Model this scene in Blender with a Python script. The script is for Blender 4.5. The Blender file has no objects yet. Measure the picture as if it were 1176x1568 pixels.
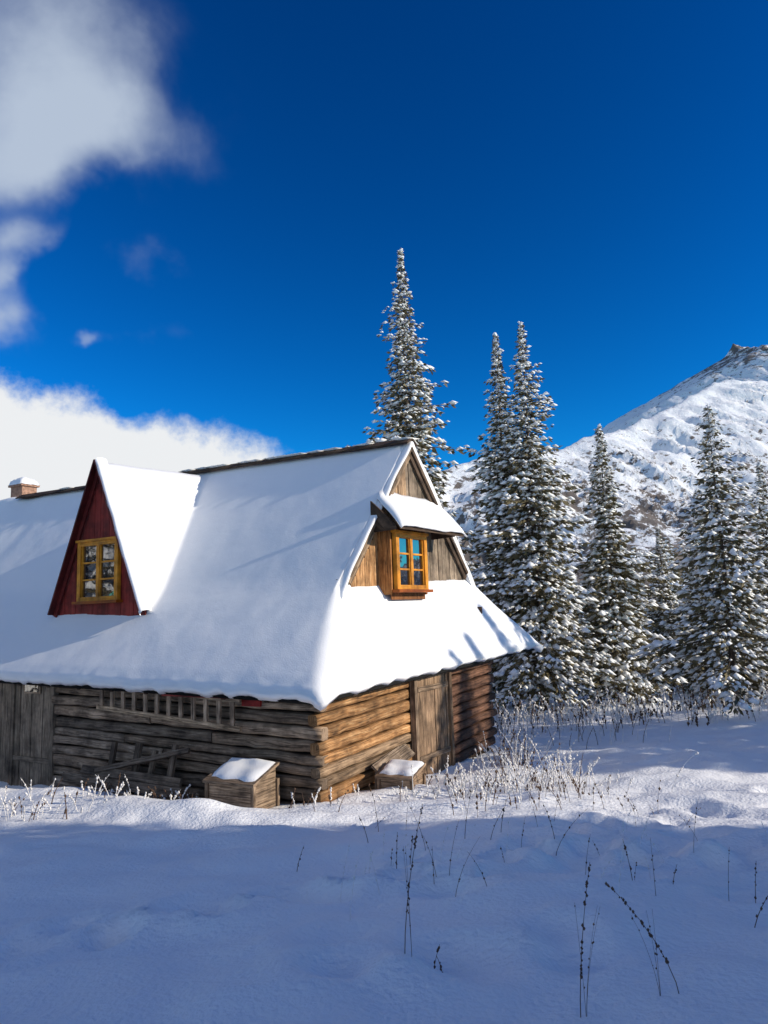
import bpy, math, random
import numpy as np
from mathutils import Vector, Matrix, noise
random.seed(7)
scene=bpy.context.scene
COL=scene.collection
# ------------------------------------------------------------------ helpers
def nz(x,y,z=0.0): return noise.noise(Vector((x,y,z)))
def fz(x,y,z=0.0,o=4): return noise.fractal(Vector((x,y,z)),0.9,2.1,o)
def lerp(a,b,f): return a+(b-a)*f
class MB:
    def __init__(s): s.v=[];s.f=[];s.uv=[];s.t=[];s.m=[];s.sm=[]
    def face(s,idx,uv,tint=(1,1,1),mat=0,smooth=False):
        s.f.append(idx);s.uv.append(uv);s.t.append(tint);s.m.append(mat);s.sm.append(smooth)
    def quad(s,p,tint=(1,1,1),mat=0,off=None):
        i=len(s.v);s.v+= [tuple(q) for q in p]
        P=[Vector(q) for q in p];ou=off if off is not None else random.random()*30
        if len(P)==4:
            a=(P[1]-P[0]).length;b=(P[2]-P[1]).length
            uv=[(0,0),(a,0),(a,b),(0,b)] if a>=b else [(0,0),(0,a),(b,a),(b,0)]
        else:
            a=(P[1]-P[0]).length;uv=[(0,0),(0,a)]+[(1,0)]*(len(P)-2)
        uv=[(u+ou,v+ou*.37) for u,v in uv]
        s.face(tuple(range(i,i+len(P))),uv,tint,mat)
    def box8(s,c,tint=(1,1,1),mat=0):
        for f in ((3,2,1,0),(4,5,6,7),(0,1,5,4),(1,2,6,5),(2,3,7,6),(3,0,4,7)):
            s.quad([c[k] for k in f],tint,mat)
    def beam(s,a,b,w,h,up=(0,0,1),tint=(1,1,1),mat=0):
        a=Vector(a);b=Vector(b);d=(b-a).normalized();u=Vector(up);x=d.cross(u).normalized();u=x.cross(d).normalized()
        x*=w/2;u*=h/2
        s.box8([a-x-u,a+x-u,b+x-u,b-x-u,a-x+u,a+x+u,b+x+u,b-x+u],tint,mat)
    def log(s,a,b,h,d,tint=(1,1,1),mat=0,up=(0,0,1),seg=14,rough=.012,power=.55):
        a=Vector(a);b=Vector(b);D=b-a;Ln=D.length;D.normalize();u=Vector(up);x=D.cross(u).normalized();u=x.cross(D).normalized()
        n=12;i0=len(s.v);sd=random.random()*99;ou=random.random()*40
        for k in range(seg+1):
            c=a+D*(Ln*k/seg)
            c+=u*rough*1.0*nz(sd,k*.3,1)+x*rough*1.5*nz(sd,k*.3,7)
            for j in range(n):
                an=2*math.pi*(j+.5)/n;cx=math.cos(an);cy=math.sin(an)
                rx=math.copysign(abs(cx)**power,cx)*d/2;ry=math.copysign(abs(cy)**power,cy)*h/2
                q=1+rough*3.5*nz(sd+j*.7,k*.6,3)
                s.v.append(tuple(c+x*rx*q+u*ry*q))
        per=2*(h+d)
        for k in range(seg):
            for j in range(n):
                j2=(j+1)%n;p=i0+k*n
                s.face((p+j,p+j2,p+n+j2,p+n+j),[(ou+Ln*k/seg,ou+per*j/n),(ou+Ln*k/seg,ou+per*(j+1)/n),(ou+Ln*(k+1)/seg,ou+per*(j+1)/n),(ou+Ln*(k+1)/seg,ou+per*j/n)],tint,mat,True)
        dk=tuple(q*.8 for q in tint)
        s.face(tuple(i0+j for j in reversed(range(n))),[(ou+.1*math.cos(j),ou+.1*math.sin(j)) for j in range(n)],dk,mat)
        s.face(tuple(i0+seg*n+j for j in range(n)),[(ou+.1*math.cos(j),ou+.1*math.sin(j)) for j in range(n)],dk,mat)
    def stem(s,pts,r0,r1,tint=(1,1,1),mat=0):
        i0=len(s.v);n=len(pts)
        for k,p in enumerate(pts):
            r=lerp(r0,r1,k/(n-1))
            for j in range(4):
                an=math.pi/2*j+.4;s.v.append((p[0]+r*math.cos(an),p[1]+r*math.sin(an),p[2]))
        for k in range(n-1):
            for j in range(4):
                j2=(j+1)%4;p=i0+k*4
                s.face((p+j,p+j2,p+4+j2,p+4+j),[(0,0)]*4,tint,mat,True)
    def blob(s,c,r,tint=(1,1,1),mat=0,sq=(1,1,1)):
        i0=len(s.v);c=Vector(c)
        for d in ((1,0,0),(0,1,0),(-1,0,0),(0,-1,0),(0,0,1),(0,0,-1)):
            s.v.append((c.x+d[0]*r*sq[0],c.y+d[1]*r*sq[1],c.z+d[2]*r*sq[2]))
        for f in ((0,1,4),(1,2,4),(2,3,4),(3,0,4),(1,0,5),(2,1,5),(3,2,5),(0,3,5)):
            s.face(tuple(i0+k for k in f),[(0,0)]*3,tint,mat,True)
    def build(s,name,mats,parent=None,bevel=0):
        me=bpy.data.meshes.new(name);me.from_pydata(s.v,[],s.f)
        ul=me.uv_layers.new(name='UVMap');ul.data.foreach_set('uv',[c for f in s.uv for p in f for c in p])
        ca=me.color_attributes.new('tint','FLOAT_COLOR','CORNER')
        ca.data.foreach_set('color',[c for f,t in zip(s.f,s.t) for _ in f for c in (t[0],t[1],t[2],1)])
        for m in mats: me.materials.append(m)
        me.polygons.foreach_set('material_index',s.m);me.polygons.foreach_set('use_smooth',s.sm);me.update()
        ob=bpy.data.objects.new(name,me);COL.objects.link(ob)
        if bevel:
            b=ob.modifiers.new('bev','BEVEL');b.width=bevel;b.segments=1;b.limit_method='ANGLE'
        if parent: setpar(ob,parent)
        return ob
def setpar(ob,par):
    ob.parent=par;ob.matrix_parent_inverse=Matrix.Translation(-par.location)
def empty(name,loc):
    e=bpy.data.objects.new(name,None);e.location=loc;e.empty_display_size=.3;COL.objects.link(e);return e
# ------------------------------------------------------------------ materials
def newmat(name):
    m=bpy.data.materials.new(name);m.use_nodes=True;nt=m.node_tree;b=nt.nodes['Principled BSDF'];return m,nt,b
def N(nt,t,**kw):
    n=nt.nodes.new(t)
    for k,v in kw.items(): setattr(n,k,v)
    return n
def ramp(nt,stops):
    r=N(nt,'ShaderNodeValToRGB');e=r.color_ramp.elements
    while len(e)<len(stops): e.new(.5)
    for k,(p,c) in enumerate(stops): e[k].position=p;e[k].color=(c[0],c[1],c[2],1)
    return r
def wood(name,dark,mid,light,gs=(1.3,22),rough=.8,bump=.5,crack=True):
    m,nt,b=newmat(name);L=nt.links
    uv=N(nt,'ShaderNodeUVMap');uv.uv_map='UVMap'
    mp=N(nt,'ShaderNodeMapping');mp.inputs['Scale'].default_value=(gs[0],gs[1],1);L.new(uv.outputs[0],mp.inputs[0])
    n=N(nt,'ShaderNodeTexNoise');n.inputs['Scale'].default_value=1.6;n.inputs['Detail'].default_value=8;n.inputs['Roughness'].default_value=.68;n.inputs['Distortion'].default_value=.15
    L.new(mp.outputs[0],n.inputs['Vector'])
    r=ramp(nt,[(.30,dark),(.48,mid),(.68,light)]);L.new(n.outputs[0],r.inputs[0])
    tc=N(nt,'ShaderNodeTexCoord');n2=N(nt,'ShaderNodeTexNoise');n2.inputs['Scale'].default_value=2.6;n2.inputs['Detail'].default_value=6;n2.inputs['Roughness'].default_value=.6;L.new(tc.outputs['Object'],n2.inputs['Vector'])
    r2=ramp(nt,[(.32,(.36,.35,.35)),(.6,(1.15,1.12,1.08))]);L.new(n2.outputs[0],r2.inputs[0])
    mx=N(nt,'ShaderNodeMix',data_type='RGBA',blend_type='MULTIPLY');mx.inputs[0].default_value=1;L.new(r.outputs[0],mx.inputs[6]);L.new(r2.outputs[0],mx.inputs[7])
    at=N(nt,'ShaderNodeAttribute');at.attribute_name='tint'
    m2=N(nt,'ShaderNodeMix',data_type='RGBA',blend_type='MULTIPLY');m2.inputs[0].default_value=1;L.new(mx.outputs[2],m2.inputs[6]);L.new(at.outputs['Color'],m2.inputs[7])
    last=m2.outputs[2]
    if crack:
        mp2=N(nt,'ShaderNodeMapping');mp2.inputs['Scale'].default_value=(.45,15,1);L.new(uv.outputs[0],mp2.inputs[0])
        n3=N(nt,'ShaderNodeTexNoise');n3.inputs['Scale'].default_value=1.1;n3.inputs['Detail'].default_value=3;n3.inputs['Distortion'].default_value=.1;L.new(mp2.outputs[0],n3.inputs['Vector'])
        r3=ramp(nt,[(.47,(1,1,1)),(.495,(.10,.08,.07)),(.52,(1,1,1))]);L.new(n3.outputs[0],r3.inputs[0])
        m3=N(nt,'ShaderNodeMix',data_type='RGBA',blend_type='MULTIPLY');m3.inputs[0].default_value=.8;L.new(last,m3.inputs[6]);L.new(r3.outputs[0],m3.inputs[7]);last=m3.outputs[2]
    L.new(last,b.inputs['Base Color']);b.inputs['Roughness'].default_value=rough
    b.inputs['Specular IOR Level'].default_value=.25
    bp=N(nt,'ShaderNodeBump');bp.inputs['Strength'].default_value=bump;bp.inputs['Distance'].default_value=.03;L.new(n.outputs[0],bp.inputs['Height']);L.new(bp.outputs[0],b.inputs['Normal'])
    return m
def flat(name,c,rough=.7,noise_s=None,var=.25,metal=0):
    m,nt,b=newmat(name);L=nt.links;b.inputs['Roughness'].default_value=rough;b.inputs['Metallic'].default_value=metal
    tc=N(nt,'ShaderNodeTexCoord');n=N(nt,'ShaderNodeTexNoise');n.inputs['Scale'].default_value=noise_s or 6;n.inputs['Detail'].default_value=4;L.new(tc.outputs['Object'],n.inputs['Vector'])
    r=ramp(nt,[(.3,tuple(q*(1-var) for q in c)),(.7,tuple(q*(1+var) for q in c))]);L.new(n.outputs[0],r.inputs[0]);L.new(r.outputs[0],b.inputs['Base Color'])
    return m
def snowmat(name,s1=9,s2=60,d=.03,strength=.35,col=(.86,.875,.9)):
    m,nt,b=newmat(name);L=nt.links
    b.inputs['Base Color'].default_value=(*col,1);b.inputs['Roughness'].default_value=.6;b.inputs['Specular IOR Level'].default_value=.2
    tc=N(nt,'ShaderNodeTexCoord')
    n=N(nt,'ShaderNodeTexNoise');n.inputs['Scale'].default_value=s1;n.inputs['Detail'].default_value=5;L.new(tc.outputs['Object'],n.inputs['Vector'])
    n2=N(nt,'ShaderNodeTexNoise');n2.inputs['Scale'].default_value=s2;n2.inputs['Detail'].default_value=3;L.new(tc.outputs['Object'],n2.inputs['Vector'])
    ad=N(nt,'ShaderNodeMath',operation='MULTIPLY_ADD');L.new(n2.outputs[0],ad.inputs[0]);ad.inputs[1].default_value=.25;L.new(n.outputs[0],ad.inputs[2])
    bp=N(nt,'ShaderNodeBump');bp.inputs['Strength'].default_value=strength;bp.inputs['Distance'].default_value=d;L.new(ad.outputs[0],bp.inputs['Height']);L.new(bp.outputs[0],b.inputs['Normal'])
    return m
M_snow=snowmat('snow_ground_mat',s1=1.8,s2=24,d=.13,strength=.6)
M_rsnow=snowmat('roof_snow_mat',s1=2.5,s2=40,d=.03,strength=.4)
M_wgrey=wood('weathered_wood',(.05,.038,.03),(.27,.205,.15),(.51,.41,.315))
M_worange=wood('sunlit_orange_wood',(.07,.035,.016),(.40,.21,.088),(.66,.43,.23))  # orange look of sunlit logs and bay boards put into the base colour
M_board=wood('grey_boards',(.08,.062,.048),(.31,.24,.175),(.48,.40,.30),gs=(1,30))
M_dark=wood('dark_wood',(.02,.014,.01),(.07,.045,.03),(.14,.09,.06))
M_red=wood('red_paint_boards',(.13,.015,.012),(.24,.027,.021),(.30,.048,.036),gs=(.6,10),rough=.6,bump=.25,crack=False)
M_orange=wood('varnished_frame',(.38,.13,.01),(.62,.25,.02),(.75,.34,.04),gs=(1,20),rough=.45,bump=.15,crack=False)
M_brick=flat('chimney_brick',(.33,.19,.13),.9,14,.4)
mg,nt,b=newmat('window_glass');b.inputs['Base Color'].default_value=(.015,.015,.02,1);b.inputs['Roughness'].default_value=.03;b.inputs['Specular IOR Level'].default_value=1.0;b.inputs['IOR'].default_value=1.9;M_glass=mg
n_=N(nt,'ShaderNodeTexNoise');n_.inputs['Scale'].default_value=2;bp=N(nt,'ShaderNodeBump');bp.inputs['Strength'].default_value=.15;bp.inputs['Distance'].default_value=.03
tc=N(nt,'ShaderNodeTexCoord');nt.links.new(tc.outputs['Object'],n_.inputs['Vector']);nt.links.new(n_.outputs[0],bp.inputs['Height']);nt.links.new(bp.outputs[0],b.inputs['Normal'])
M_needle=flat('spruce_needles',(.12,.098,.045),.75,1.3,.45)
M_tsnow=flat('branch_snow',(.88,.89,.89),.6,3,.03)
M_bark=flat('spruce_bark',(.08,.058,.045),.9,9,.4)
M_weed=flat('dry_weed',(.09,.05,.03),.85,20,.4)
M_frost=flat('frosted_grass',(.76,.74,.72),.7,20,.2)
# ------------------------------------------------------------------ ground
def ss(a,b,x):
    t=min(1,max(0,(x-a)/(b-a)));return t*t*(3-2*t)
AX,AY=-1.072,11.417
def Hs(s,t,z): return Vector((AX-.866*s+.559*t,AY+.5*s+.829*t,z))
def inv(x,y):
    dx=x-AX;dy=y-AY;det=(-.866*.829-.559*.5)
    return (dx*.829-.559*dy)/det,(-.866*dy-.5*dx)/det
rg=random.Random(3)
prints=[]
for k in range(26):
    f=k/25;prints.append((lerp(5.5,-4.2,f)+rg.uniform(-.15,.15),lerp(6.2,7.0,f)+1.0*math.sin(f*5)+(.18 if k%2 else -.18),rg.uniform(.14,.24),rg.uniform(.12,.18)))
for k in range(60):
    prints.append((rg.uniform(-.5,6.5),rg.uniform(4.2,11.3),rg.uniform(.1,.28),rg.uniform(.06,.14)))
yk=[-400,-20,0,4,12,16,30,60,120,300,3000];zk=[3,3,1.4,.93,.0,-.25,-1.0,-1.2,1,4,10]
def G(x,y,fine=True):
    z=float(np.interp(y,yk,zk))
    near=1-ss(40,80,math.hypot(x,y))
    z+=near*(.16*nz(x*.16,y*.16,3)+.09*nz(x*.45,y*.45,5))
    if fine and near>0:
        z+=.11*nz(x*.7,y*1.4,8)+.045*nz(x*1.9,y*2.6,12)+.018*nz(x*4.2,y*4.6,2)
        s,t=inv(x,y)
        d=.45-t
        w=ss(-.5,1.2,s)*(1-ss(10,12,s))
        z+=w*(.20*math.exp(-((d-1.75)/.55)**2)-.14*math.exp(-((d-.3)/.7)**2))
        for px,py,r,dp in prints:
            if abs(x-px)<.8 and abs(y-py)<.8:
                q=((x-px)**2+(y-py)**2)/(r*r);z-=dp*math.exp(-q)-dp*.3*math.exp(-((math.sqrt(q)-1.6)/.5)**2)
        z+=.45*math.exp(-((x-10.5)/3.2)**2-((y-21.5)/1.2)**2)+.18*math.exp(-((x-5)/3)**2-((y-22.5)/1.0)**2)
    return z
def axis(a,b,st,lo,hi,g=1.13):
    c=list(np.arange(a,b+1e-6,st));s=st;x=c[-1]
    while x<hi: s*=g;x+=s;c.append(x)
    s=st;x=c[0];l=[]
    while x>lo: s*=g;x-=s;l.append(x)
    return l[::-1]+c
xs=axis(-9,10,.09,-2500,2500);ys=axis(3,18,.09,-400,2600)
vv=[(x,y,G(x,y)) for y in ys for x in xs];nx=len(xs)
ff=[(j*nx+i,j*nx+i+1,(j+1)*nx+i+1,(j+1)*nx+i) for j in range(len(ys)-1) for i in range(nx-1)]
me=bpy.data.meshes.new('snow_ground');me.from_pydata(vv,[],ff);me.polygons.foreach_set('use_smooth',[True]*len(ff));me.materials.append(M_snow)
COL.objects.link(bpy.data.objects.new('snow_ground',me))
# ------------------------------------------------------------------ mountain
rA=[-1.2,-.6,-.3,-.1,0,.0966,.15,.25,.289,.33,.4526,.497,.56,.7,1.3];zA=[.03,.05,.08,.13,.17,.1975,.2123,.2155,.2352,.239,.2917,.3128,.305,.29,.2]
rB=[-1.2,0,.2,.27,.30,.325,.376,.45,.495,.514,.535,.56,.65,.8,1.4];zB=[.02,.05,.12,.20,.232,.253,.279,.318,.340,.356,.346,.340,.345,.3,.2]
YB=1500
def MH(x,y):
    s=(x-60)*.73+(y-600)*.683;p=(x-60)*.683-(y-600)*.73
    s+=10*nz(x*.012,y*.012,1)
    cx=60+.73*s;cy=max(600+.683*s,80);ca=3+cy*float(np.interp(cx/cy,rA,zA))
    sw=s+14*nz(p*.012,s*.006,4)
    gul=1-abs(nz(sw*.02,p*.003,1))*2;gul2=1-abs(nz(sw*.055+p*.01,p*.011,9))*2
    if p>0:
        a=ca-.54*p+.05*max(0,p-60)
        a+=ss(0,60,p)*(13*(gul-.6)+9*(gul2-.6))+ss(0,30,p)*7*fz(x*.015,y*.015,2)
    else: a=ca+.6*p
    a+=3.0*fz(x*.045,y*.045,6)
    cb=3+YB*float(np.interp(x/YB,rB,zB))
    d=YB-y;rk=ss(725,790,x)
    fr_=.20*min(d,150)+.62*max(0,d-150)
    b=cb-(lerp(fr_,.43*d,rk) if d>0 else -.6*d)
    b+=ss(0,80,d)*(-7*abs(nz(x*.05+y*.01,y*.014,9)))+lerp(3.5,9,rk)*fz(x*.016,y*.016,7)+rk*16*(1-2*abs(nz(x*.03,y*.012,2)))+lerp(1.5,6,rk)*fz(x*.06,y*.06,3)
    h=max(a,b);g=-4+fz(x*.01,y*.01,3)*3
    k=14;hh=max(k-abs(h-g),0)/k
    return max(h,g)+hh*hh*k*.25
mx=np.arange(-600,1500,5.0);my=np.arange(240,1900,5.5)
vv=[(x,y,MH(x,y)) for y in my for x in mx];nx=len(mx)
ff=[(j*nx+i,j*nx+i+1,(j+1)*nx+i+1,(j+1)*nx+i) for j in range(len(my)-1) for i in range(nx-1)]
m,nt,b=newmat('mountain_snow_rock');L=nt.links
ge=N(nt,'ShaderNodeNewGeometry');sp=N(nt,'ShaderNodeSeparateXYZ');L.new(ge.outputs['Position'],sp.inputs[0])
def noi(sc,det,vec,rough=.6):
    n=N(nt,'ShaderNodeTexNoise');n.inputs['Scale'].default_value=sc;n.inputs['Detail'].default_value=det;n.inputs['Roughness'].default_value=rough;L.new(vec,n.inputs['Vector']);return n
n1=noi(.11,6,ge.outputs['Position'],.75);n2=noi(.012,3,ge.outputs['Position']);n3=noi(.05,7,ge.outputs['Position'],.75)
mpr=N(nt,'ShaderNodeMapping');mpr.inputs['Rotation'].default_value=(0,0,math.radians(43));L.new(ge.outputs['Position'],mpr.inputs[0])
mps=N(nt,'ShaderNodeMapping');mps.inputs['Scale'].default_value=(1,.13,.13);L.new(mpr.outputs[0],mps.inputs[0]);n4=noi(.07,5,mps.outputs[0],.65)
def mth(op,a,b_=None,c=None,clamp=False):
    n=N(nt,'ShaderNodeMath',operation=op);n.use_clamp=clamp
    for k,q in enumerate((a,b_,c)):
        if q is None: continue
        if isinstance(q,(int,float)): n.inputs[k].default_value=q
        else: L.new(q,n.inputs[k])
    return n.outputs[0]
low=mth('MULTIPLY_ADD',sp.outputs[2],-1/220,1.0,True)
bush=mth('MULTIPLY_ADD',low,.19,-.645)
bush=mth('ADD',n1.outputs[0],bush);bush=mth('MULTIPLY_ADD',n2.outputs[0],.32,bush);bush=mth('MULTIPLY_ADD',n4.outputs[0],.36,bush);bush=mth('SUBTRACT',bush,.31);bush=mth('MULTIPLY',bush,20,None,True)
hi=mth('MULTIPLY_ADD',sp.outputs[2],1/150,-2.2,True)
rock=mth('MULTIPLY_ADD',hi,.25,-.69);rock=mth('ADD',rock,n3.outputs[0]);rock=mth('MULTIPLY',rock,14,None,True)
mk=mth('MAXIMUM',bush,rock)
mixc=N(nt,'ShaderNodeMix',data_type='RGBA');L.new(mk,mixc.inputs[0]);mixc.inputs[6].default_value=(.86,.88,.92,1);mixc.inputs[7].default_value=(.15,.125,.11,1)
L.new(mixc.outputs[2],b.inputs['Base Color']);b.inputs['Roughness'].default_value=.8
bp=N(nt,'ShaderNodeBump');bp.inputs['Strength'].default_value=.7;bp.inputs['Distance'].default_value=6;L.new(n3.outputs[0],bp.inputs['Height']);L.new(bp.outputs[0],b.inputs['Normal'])
me=bpy.data.meshes.new('snowy_mountain');me.from_pydata(vv,[],ff);me.polygons.foreach_set('use_smooth',[True]*len(ff));me.materials.append(m)
COL.objects.link(bpy.data.objects.new('snowy_mountain',me))
# ------------------------------------------------------------------ cabin
cabin=empty('log_cabin',Hs(8,4.5,0))
W=8.95
def B(s,t): return .02*s+.032*t
def Lp(t): return float(np.interp(t,[-1,0,1.84,4.475,5.5],[1.0,1.8,3.44,6.55,7.76]))
def smin(a,b,k):
    h=max(k-abs(a-b),0)/k;return min(a,b)-h*h*k*.25
def smax(a,b,k): return -smin(-a,-b,k)
DS=6.9;DK=2.3
def Dm(s): return 6.40-DK*abs(s-DS)
def roofz(s,t,snow=True):
    k=.22 if snow else .01
    lft=.5*(Lp(t-.12)+Lp(t+.12)) if snow else Lp(t)
    m=smin(lft,Lp(W-t),k*.5)
    if s<1.0: m=smin(m,1.8+1.64*s,k*1.8*(1-ss(.6,1.0,s)*.85))
    if t>=1.3: m=smax(m,Dm(s) if t<W/2 else -9,k)
    z=m+B(s,t)
    if snow:
        z+=.030*nz(s*.6,t*.7,2)+.014*nz(s*2.1,t*2.3,5)
        if s>12.5: z+=.10*ss(12.5,13.5,s)*nz(s*1.1,t*1.0,9)
        e=min(t,W-t,s)
        if e<.18: z-=.09*(1-e/.18)**2
    else: z-=.20
    return z
def roofmesh(name,snow,mat,thick,st):
    S=sorted(set([round(q,4) for q in np.arange(0,18.01,st)])-{1.0}|{.999,1.001}) 
    T=sorted(set([round(q,4) for q in np.arange(0,W,st)])-{1.3}|{1.2995,1.3005,W})
    v=[];f=[];nt_=len(T)
    for s in S:
        for t in T:
            z=roofz(s,t,snow);ss_,tt=s,t
            if snow:
                if t<.01: tt=-.05+.05*nz(s*2.2,1,1)+.035*nz(s*6,1,1);z+=.05*nz(s*3.5,3,3)
                if s<.01: ss_=-.05+.05*nz(t*2.2,4,1)+.035*nz(t*6,1,1);z+=.04*nz(t*3.5,3,3)
            else:
                ss_=max(s,.05);tt=min(max(t,.05),W-.05)
            v.append(tuple(Hs(ss_,tt,z)))
    for i in range(len(S)-1):
        for j in range(nt_-1):
            q=(i*nt_+j,i*nt_+j+1,(i+1)*nt_+j+1,(i+1)*nt_+j);Z=[v[k][2] for k in q]
            if S[i]==.999 and max(abs(Z[0]-Z[3]),abs(Z[1]-Z[2]))>.12: continue
            if T[j]==1.2995 and max(abs(Z[0]-Z[1]),abs(Z[3]-Z[2]))>.12: continue
            f.append(q)
    me=bpy.data.meshes.new(name);me.from_pydata(v,[],f);me.polygons.foreach_set('use_smooth',[snow]*len(f));me.materials.append(mat)
    ob=bpy.data.objects.new(name,me);COL.objects.link(ob);setpar(ob,cabin)
    me.update()
    if me.polygons[10].normal.z<0: me.flip_normals()
    so=ob.modifiers.new('t','SOLIDIFY');so.thickness=thick;so.offset=-1
    return ob
roofmesh('roof_snow',True,M_rsnow,.18,.08)
roofmesh('roof_deck',False,M_dark,.06,.2)
v=[];f=[];T=list(np.arange(1.72,W-1.72+.01,.07));S=[.84,.86,.9,.95,1.0]
for s in S:
    for t in T:
        e=min(t,W-t)
        z=smin(.5*(Lp(t-.12)+Lp(t+.12)),Lp(W-t),.1)+B(s,t)+.012*nz(s*3,t*3,4)-(.05 if s==.84 else 0)+.004-.14*(1-ss(1.7,2.15,e));v.append(tuple(Hs(s+.03*nz(t*2,3,3) if s<1 else s+.01,t,z)))
n=len(T)
for i in range(len(S)-1):
    for j in range(n-1): f.append((i*n+j,i*n+j+1,(i+1)*n+j+1,(i+1)*n+j))
me=bpy.data.meshes.new('verge_snow');me.from_pydata(v,[],f);me.polygons.foreach_set('use_smooth',[True]*len(f));me.materials.append(M_rsnow);me.update()
if me.polygons[3].normal.z<0: me.flip_normals()
ob=bpy.data.objects.new('verge_snow',me);COL.objects.link(ob);setpar(ob,cabin);so=ob.modifiers.new('t','SOLIDIFY');so.thickness=.11;so.offset=-1
mb=MB()
def hb(mb,s0,s1,t0,t1,z0,z1,tint=(1,1,1),mat=0):
    mb.box8([Hs(s0,t0,z0),Hs(s0,t1,z0),Hs(s1,t1,z0),Hs(s1,t0,z0),Hs(s0,t0,z1),Hs(s0,t1,z1),Hs(s1,t1,z1),Hs(s1,t0,z1)],tint,mat)
def rt(lo=.75,hi=1.15,warm=0):
    q=random.uniform(lo,hi);return (q*(1+warm),q,q*(1-warm))
t=2.0
while t<W-2.0:
    w=random.uniform(.15,.22);t1=min(t+w,W-2.0)
    if t<W/2<t1: t1=W/2
    sf=1.0+random.uniform(-.015,.012)
    za=min(Lp(t),Lp(W-t))+B(1,t)-.07;zb=min(Lp(t1),Lp(W-t1))+B(1,t1)-.07
    warm=.18 if t<4.2 else .0
    a,b_=t+.006,t1-.006
    mb.box8([Hs(sf,a,3.1),Hs(sf,b_,3.1),Hs(sf+.04,b_,3.1),Hs(sf+.04,a,3.1),Hs(sf,a,za),Hs(sf,b_,zb),Hs(sf+.04,b_,zb),Hs(sf+.04,a,za)],rt(.7,1.2,warm));t=t1
hb(mb,1.05,1.08,1.9,W-1.9,3.0,3.6,(.2,.2,.2))
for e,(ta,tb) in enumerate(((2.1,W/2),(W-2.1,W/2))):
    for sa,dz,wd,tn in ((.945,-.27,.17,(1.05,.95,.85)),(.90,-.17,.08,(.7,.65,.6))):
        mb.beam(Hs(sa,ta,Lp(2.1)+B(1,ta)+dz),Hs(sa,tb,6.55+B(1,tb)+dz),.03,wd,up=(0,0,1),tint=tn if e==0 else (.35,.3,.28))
mb.build('gable_boards',[M_board],cabin,.004)
mb=MB()
s=.86
while s<14:
    s1=s+random.uniform(1.2,2.2);z0=6.55+B(s,4.475);z1=6.55+B(s1,4.475)
    for sd in (-1,1):
        a=Hs(s,4.475+sd*.10,z0-.025);b_=Hs(s1-.02,4.475+sd*.10,z1-.025);mb.beam(a,b_,.26,.04,up=(sd*.45*.559,sd*.45*.829,.8),tint=rt(.6,1.2))
    s=s1
for k in range(26):
    s=random.uniform(1,13);mb.blob(Hs(s,4.475,6.59+B(s,4.4)),.26,mat=1,sq=(1.2,.9,.16))
mb.build('ridge_board',[M_dark,M_rsnow],cabin)
# awning and window bay in gable
mb=MB()
zt=5.30;zl=4.62
def slab(z,th,s_hi,s_lo,tl,tr,tl2,tr2,tint,mat):
    mb.box8([Hs(s_lo,tl2,zl+z),Hs(s_lo,tr2,zl+z),Hs(s_hi,tr,zt+z),Hs(s_hi,tl,zt+z),Hs(s_lo,tl2,zl+z+th),Hs(s_lo,tr2,zl+z+th),Hs(s_hi,tr,zt+z+th),Hs(s_hi,tl,zt+z+th)],tint,mat)
slab(-.05,.045,1.0,.28,3.25,5.75,2.9,5.55,(1,1,1),0)
for tt in (2.98,5.35):
    mb.box8([Hs(.42,tt,4.58),Hs(.42,tt+.05,4.58),Hs(1.0,tt+.05,4.55),Hs(1.0,tt,4.55),Hs(.42,tt,4.66),Hs(.42,tt+.05,4.66),Hs(1.0,tt+.05,5.2),Hs(1.0,tt,5.2)],(1,1,1),0)
mb.build('awning_frame',[M_dark],cabin)
v=[];f=[];n1_,n2_=10,26
for i in range(n1_+1):
    u=i/n1_;s=lerp(.22,1.0,u)
    for j in range(n2_+1):
        w=j/n2_;t=lerp(lerp(2.84,3.2,u),lerp(5.6,5.8,u),w)
        e=min(w,1-w)*2.7;e2=u*.75
        z=lerp(zl-.06,zt,u)+.02+.15*min(1,e/.15)**.5*min(1,(e2+.03)/.15)**.5+.035*nz(t*2,s*3,5)
        v.append(tuple(Hs(s+(.06*nz(t*2.5,2,2) if u<.9 else 0),t,z)))
for i in range(n1_):
    for j in range(n2_):
        q=i*(n2_+1)+j;f.append((q,q+1,q+n2_+2,q+n2_+1))
me=bpy.data.meshes.new('awning_snow');me.from_pydata(v,[],f);me.polygons.foreach_set('use_smooth',[True]*len(f));me.materials.append(M_rsnow);me.update()
if me.polygons[3].normal.z<0: me.flip_normals()
ob=bpy.data.objects.new('awning_snow',me);COL.objects.link(ob);setpar(ob,cabin);so=ob.modifiers.new('t','SOLIDIFY');so.thickness=.03;so.offset=-1
mb=MB()
hb(mb,.66,1.0,3.12,3.16,3.3,4.66,(.9,.7,.5));hb(mb,.66,1.0,4.45,4.5,3.3,4.66,(.7,.45,.3));hb(mb,.69,.72,3.16,4.45,3.2,4.66,(.6,.45,.35))
t=2.2
while t<3.05:
    hb(mb,.955,.985,t,t+.15,3.2,min(4.6,Lp(t)-.2),rt(.95,1.3));t+=.155  # tint raised to paint strong sunlight onto these boards
mb.build('window_bay',[M_worange],cabin,.004)
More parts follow.
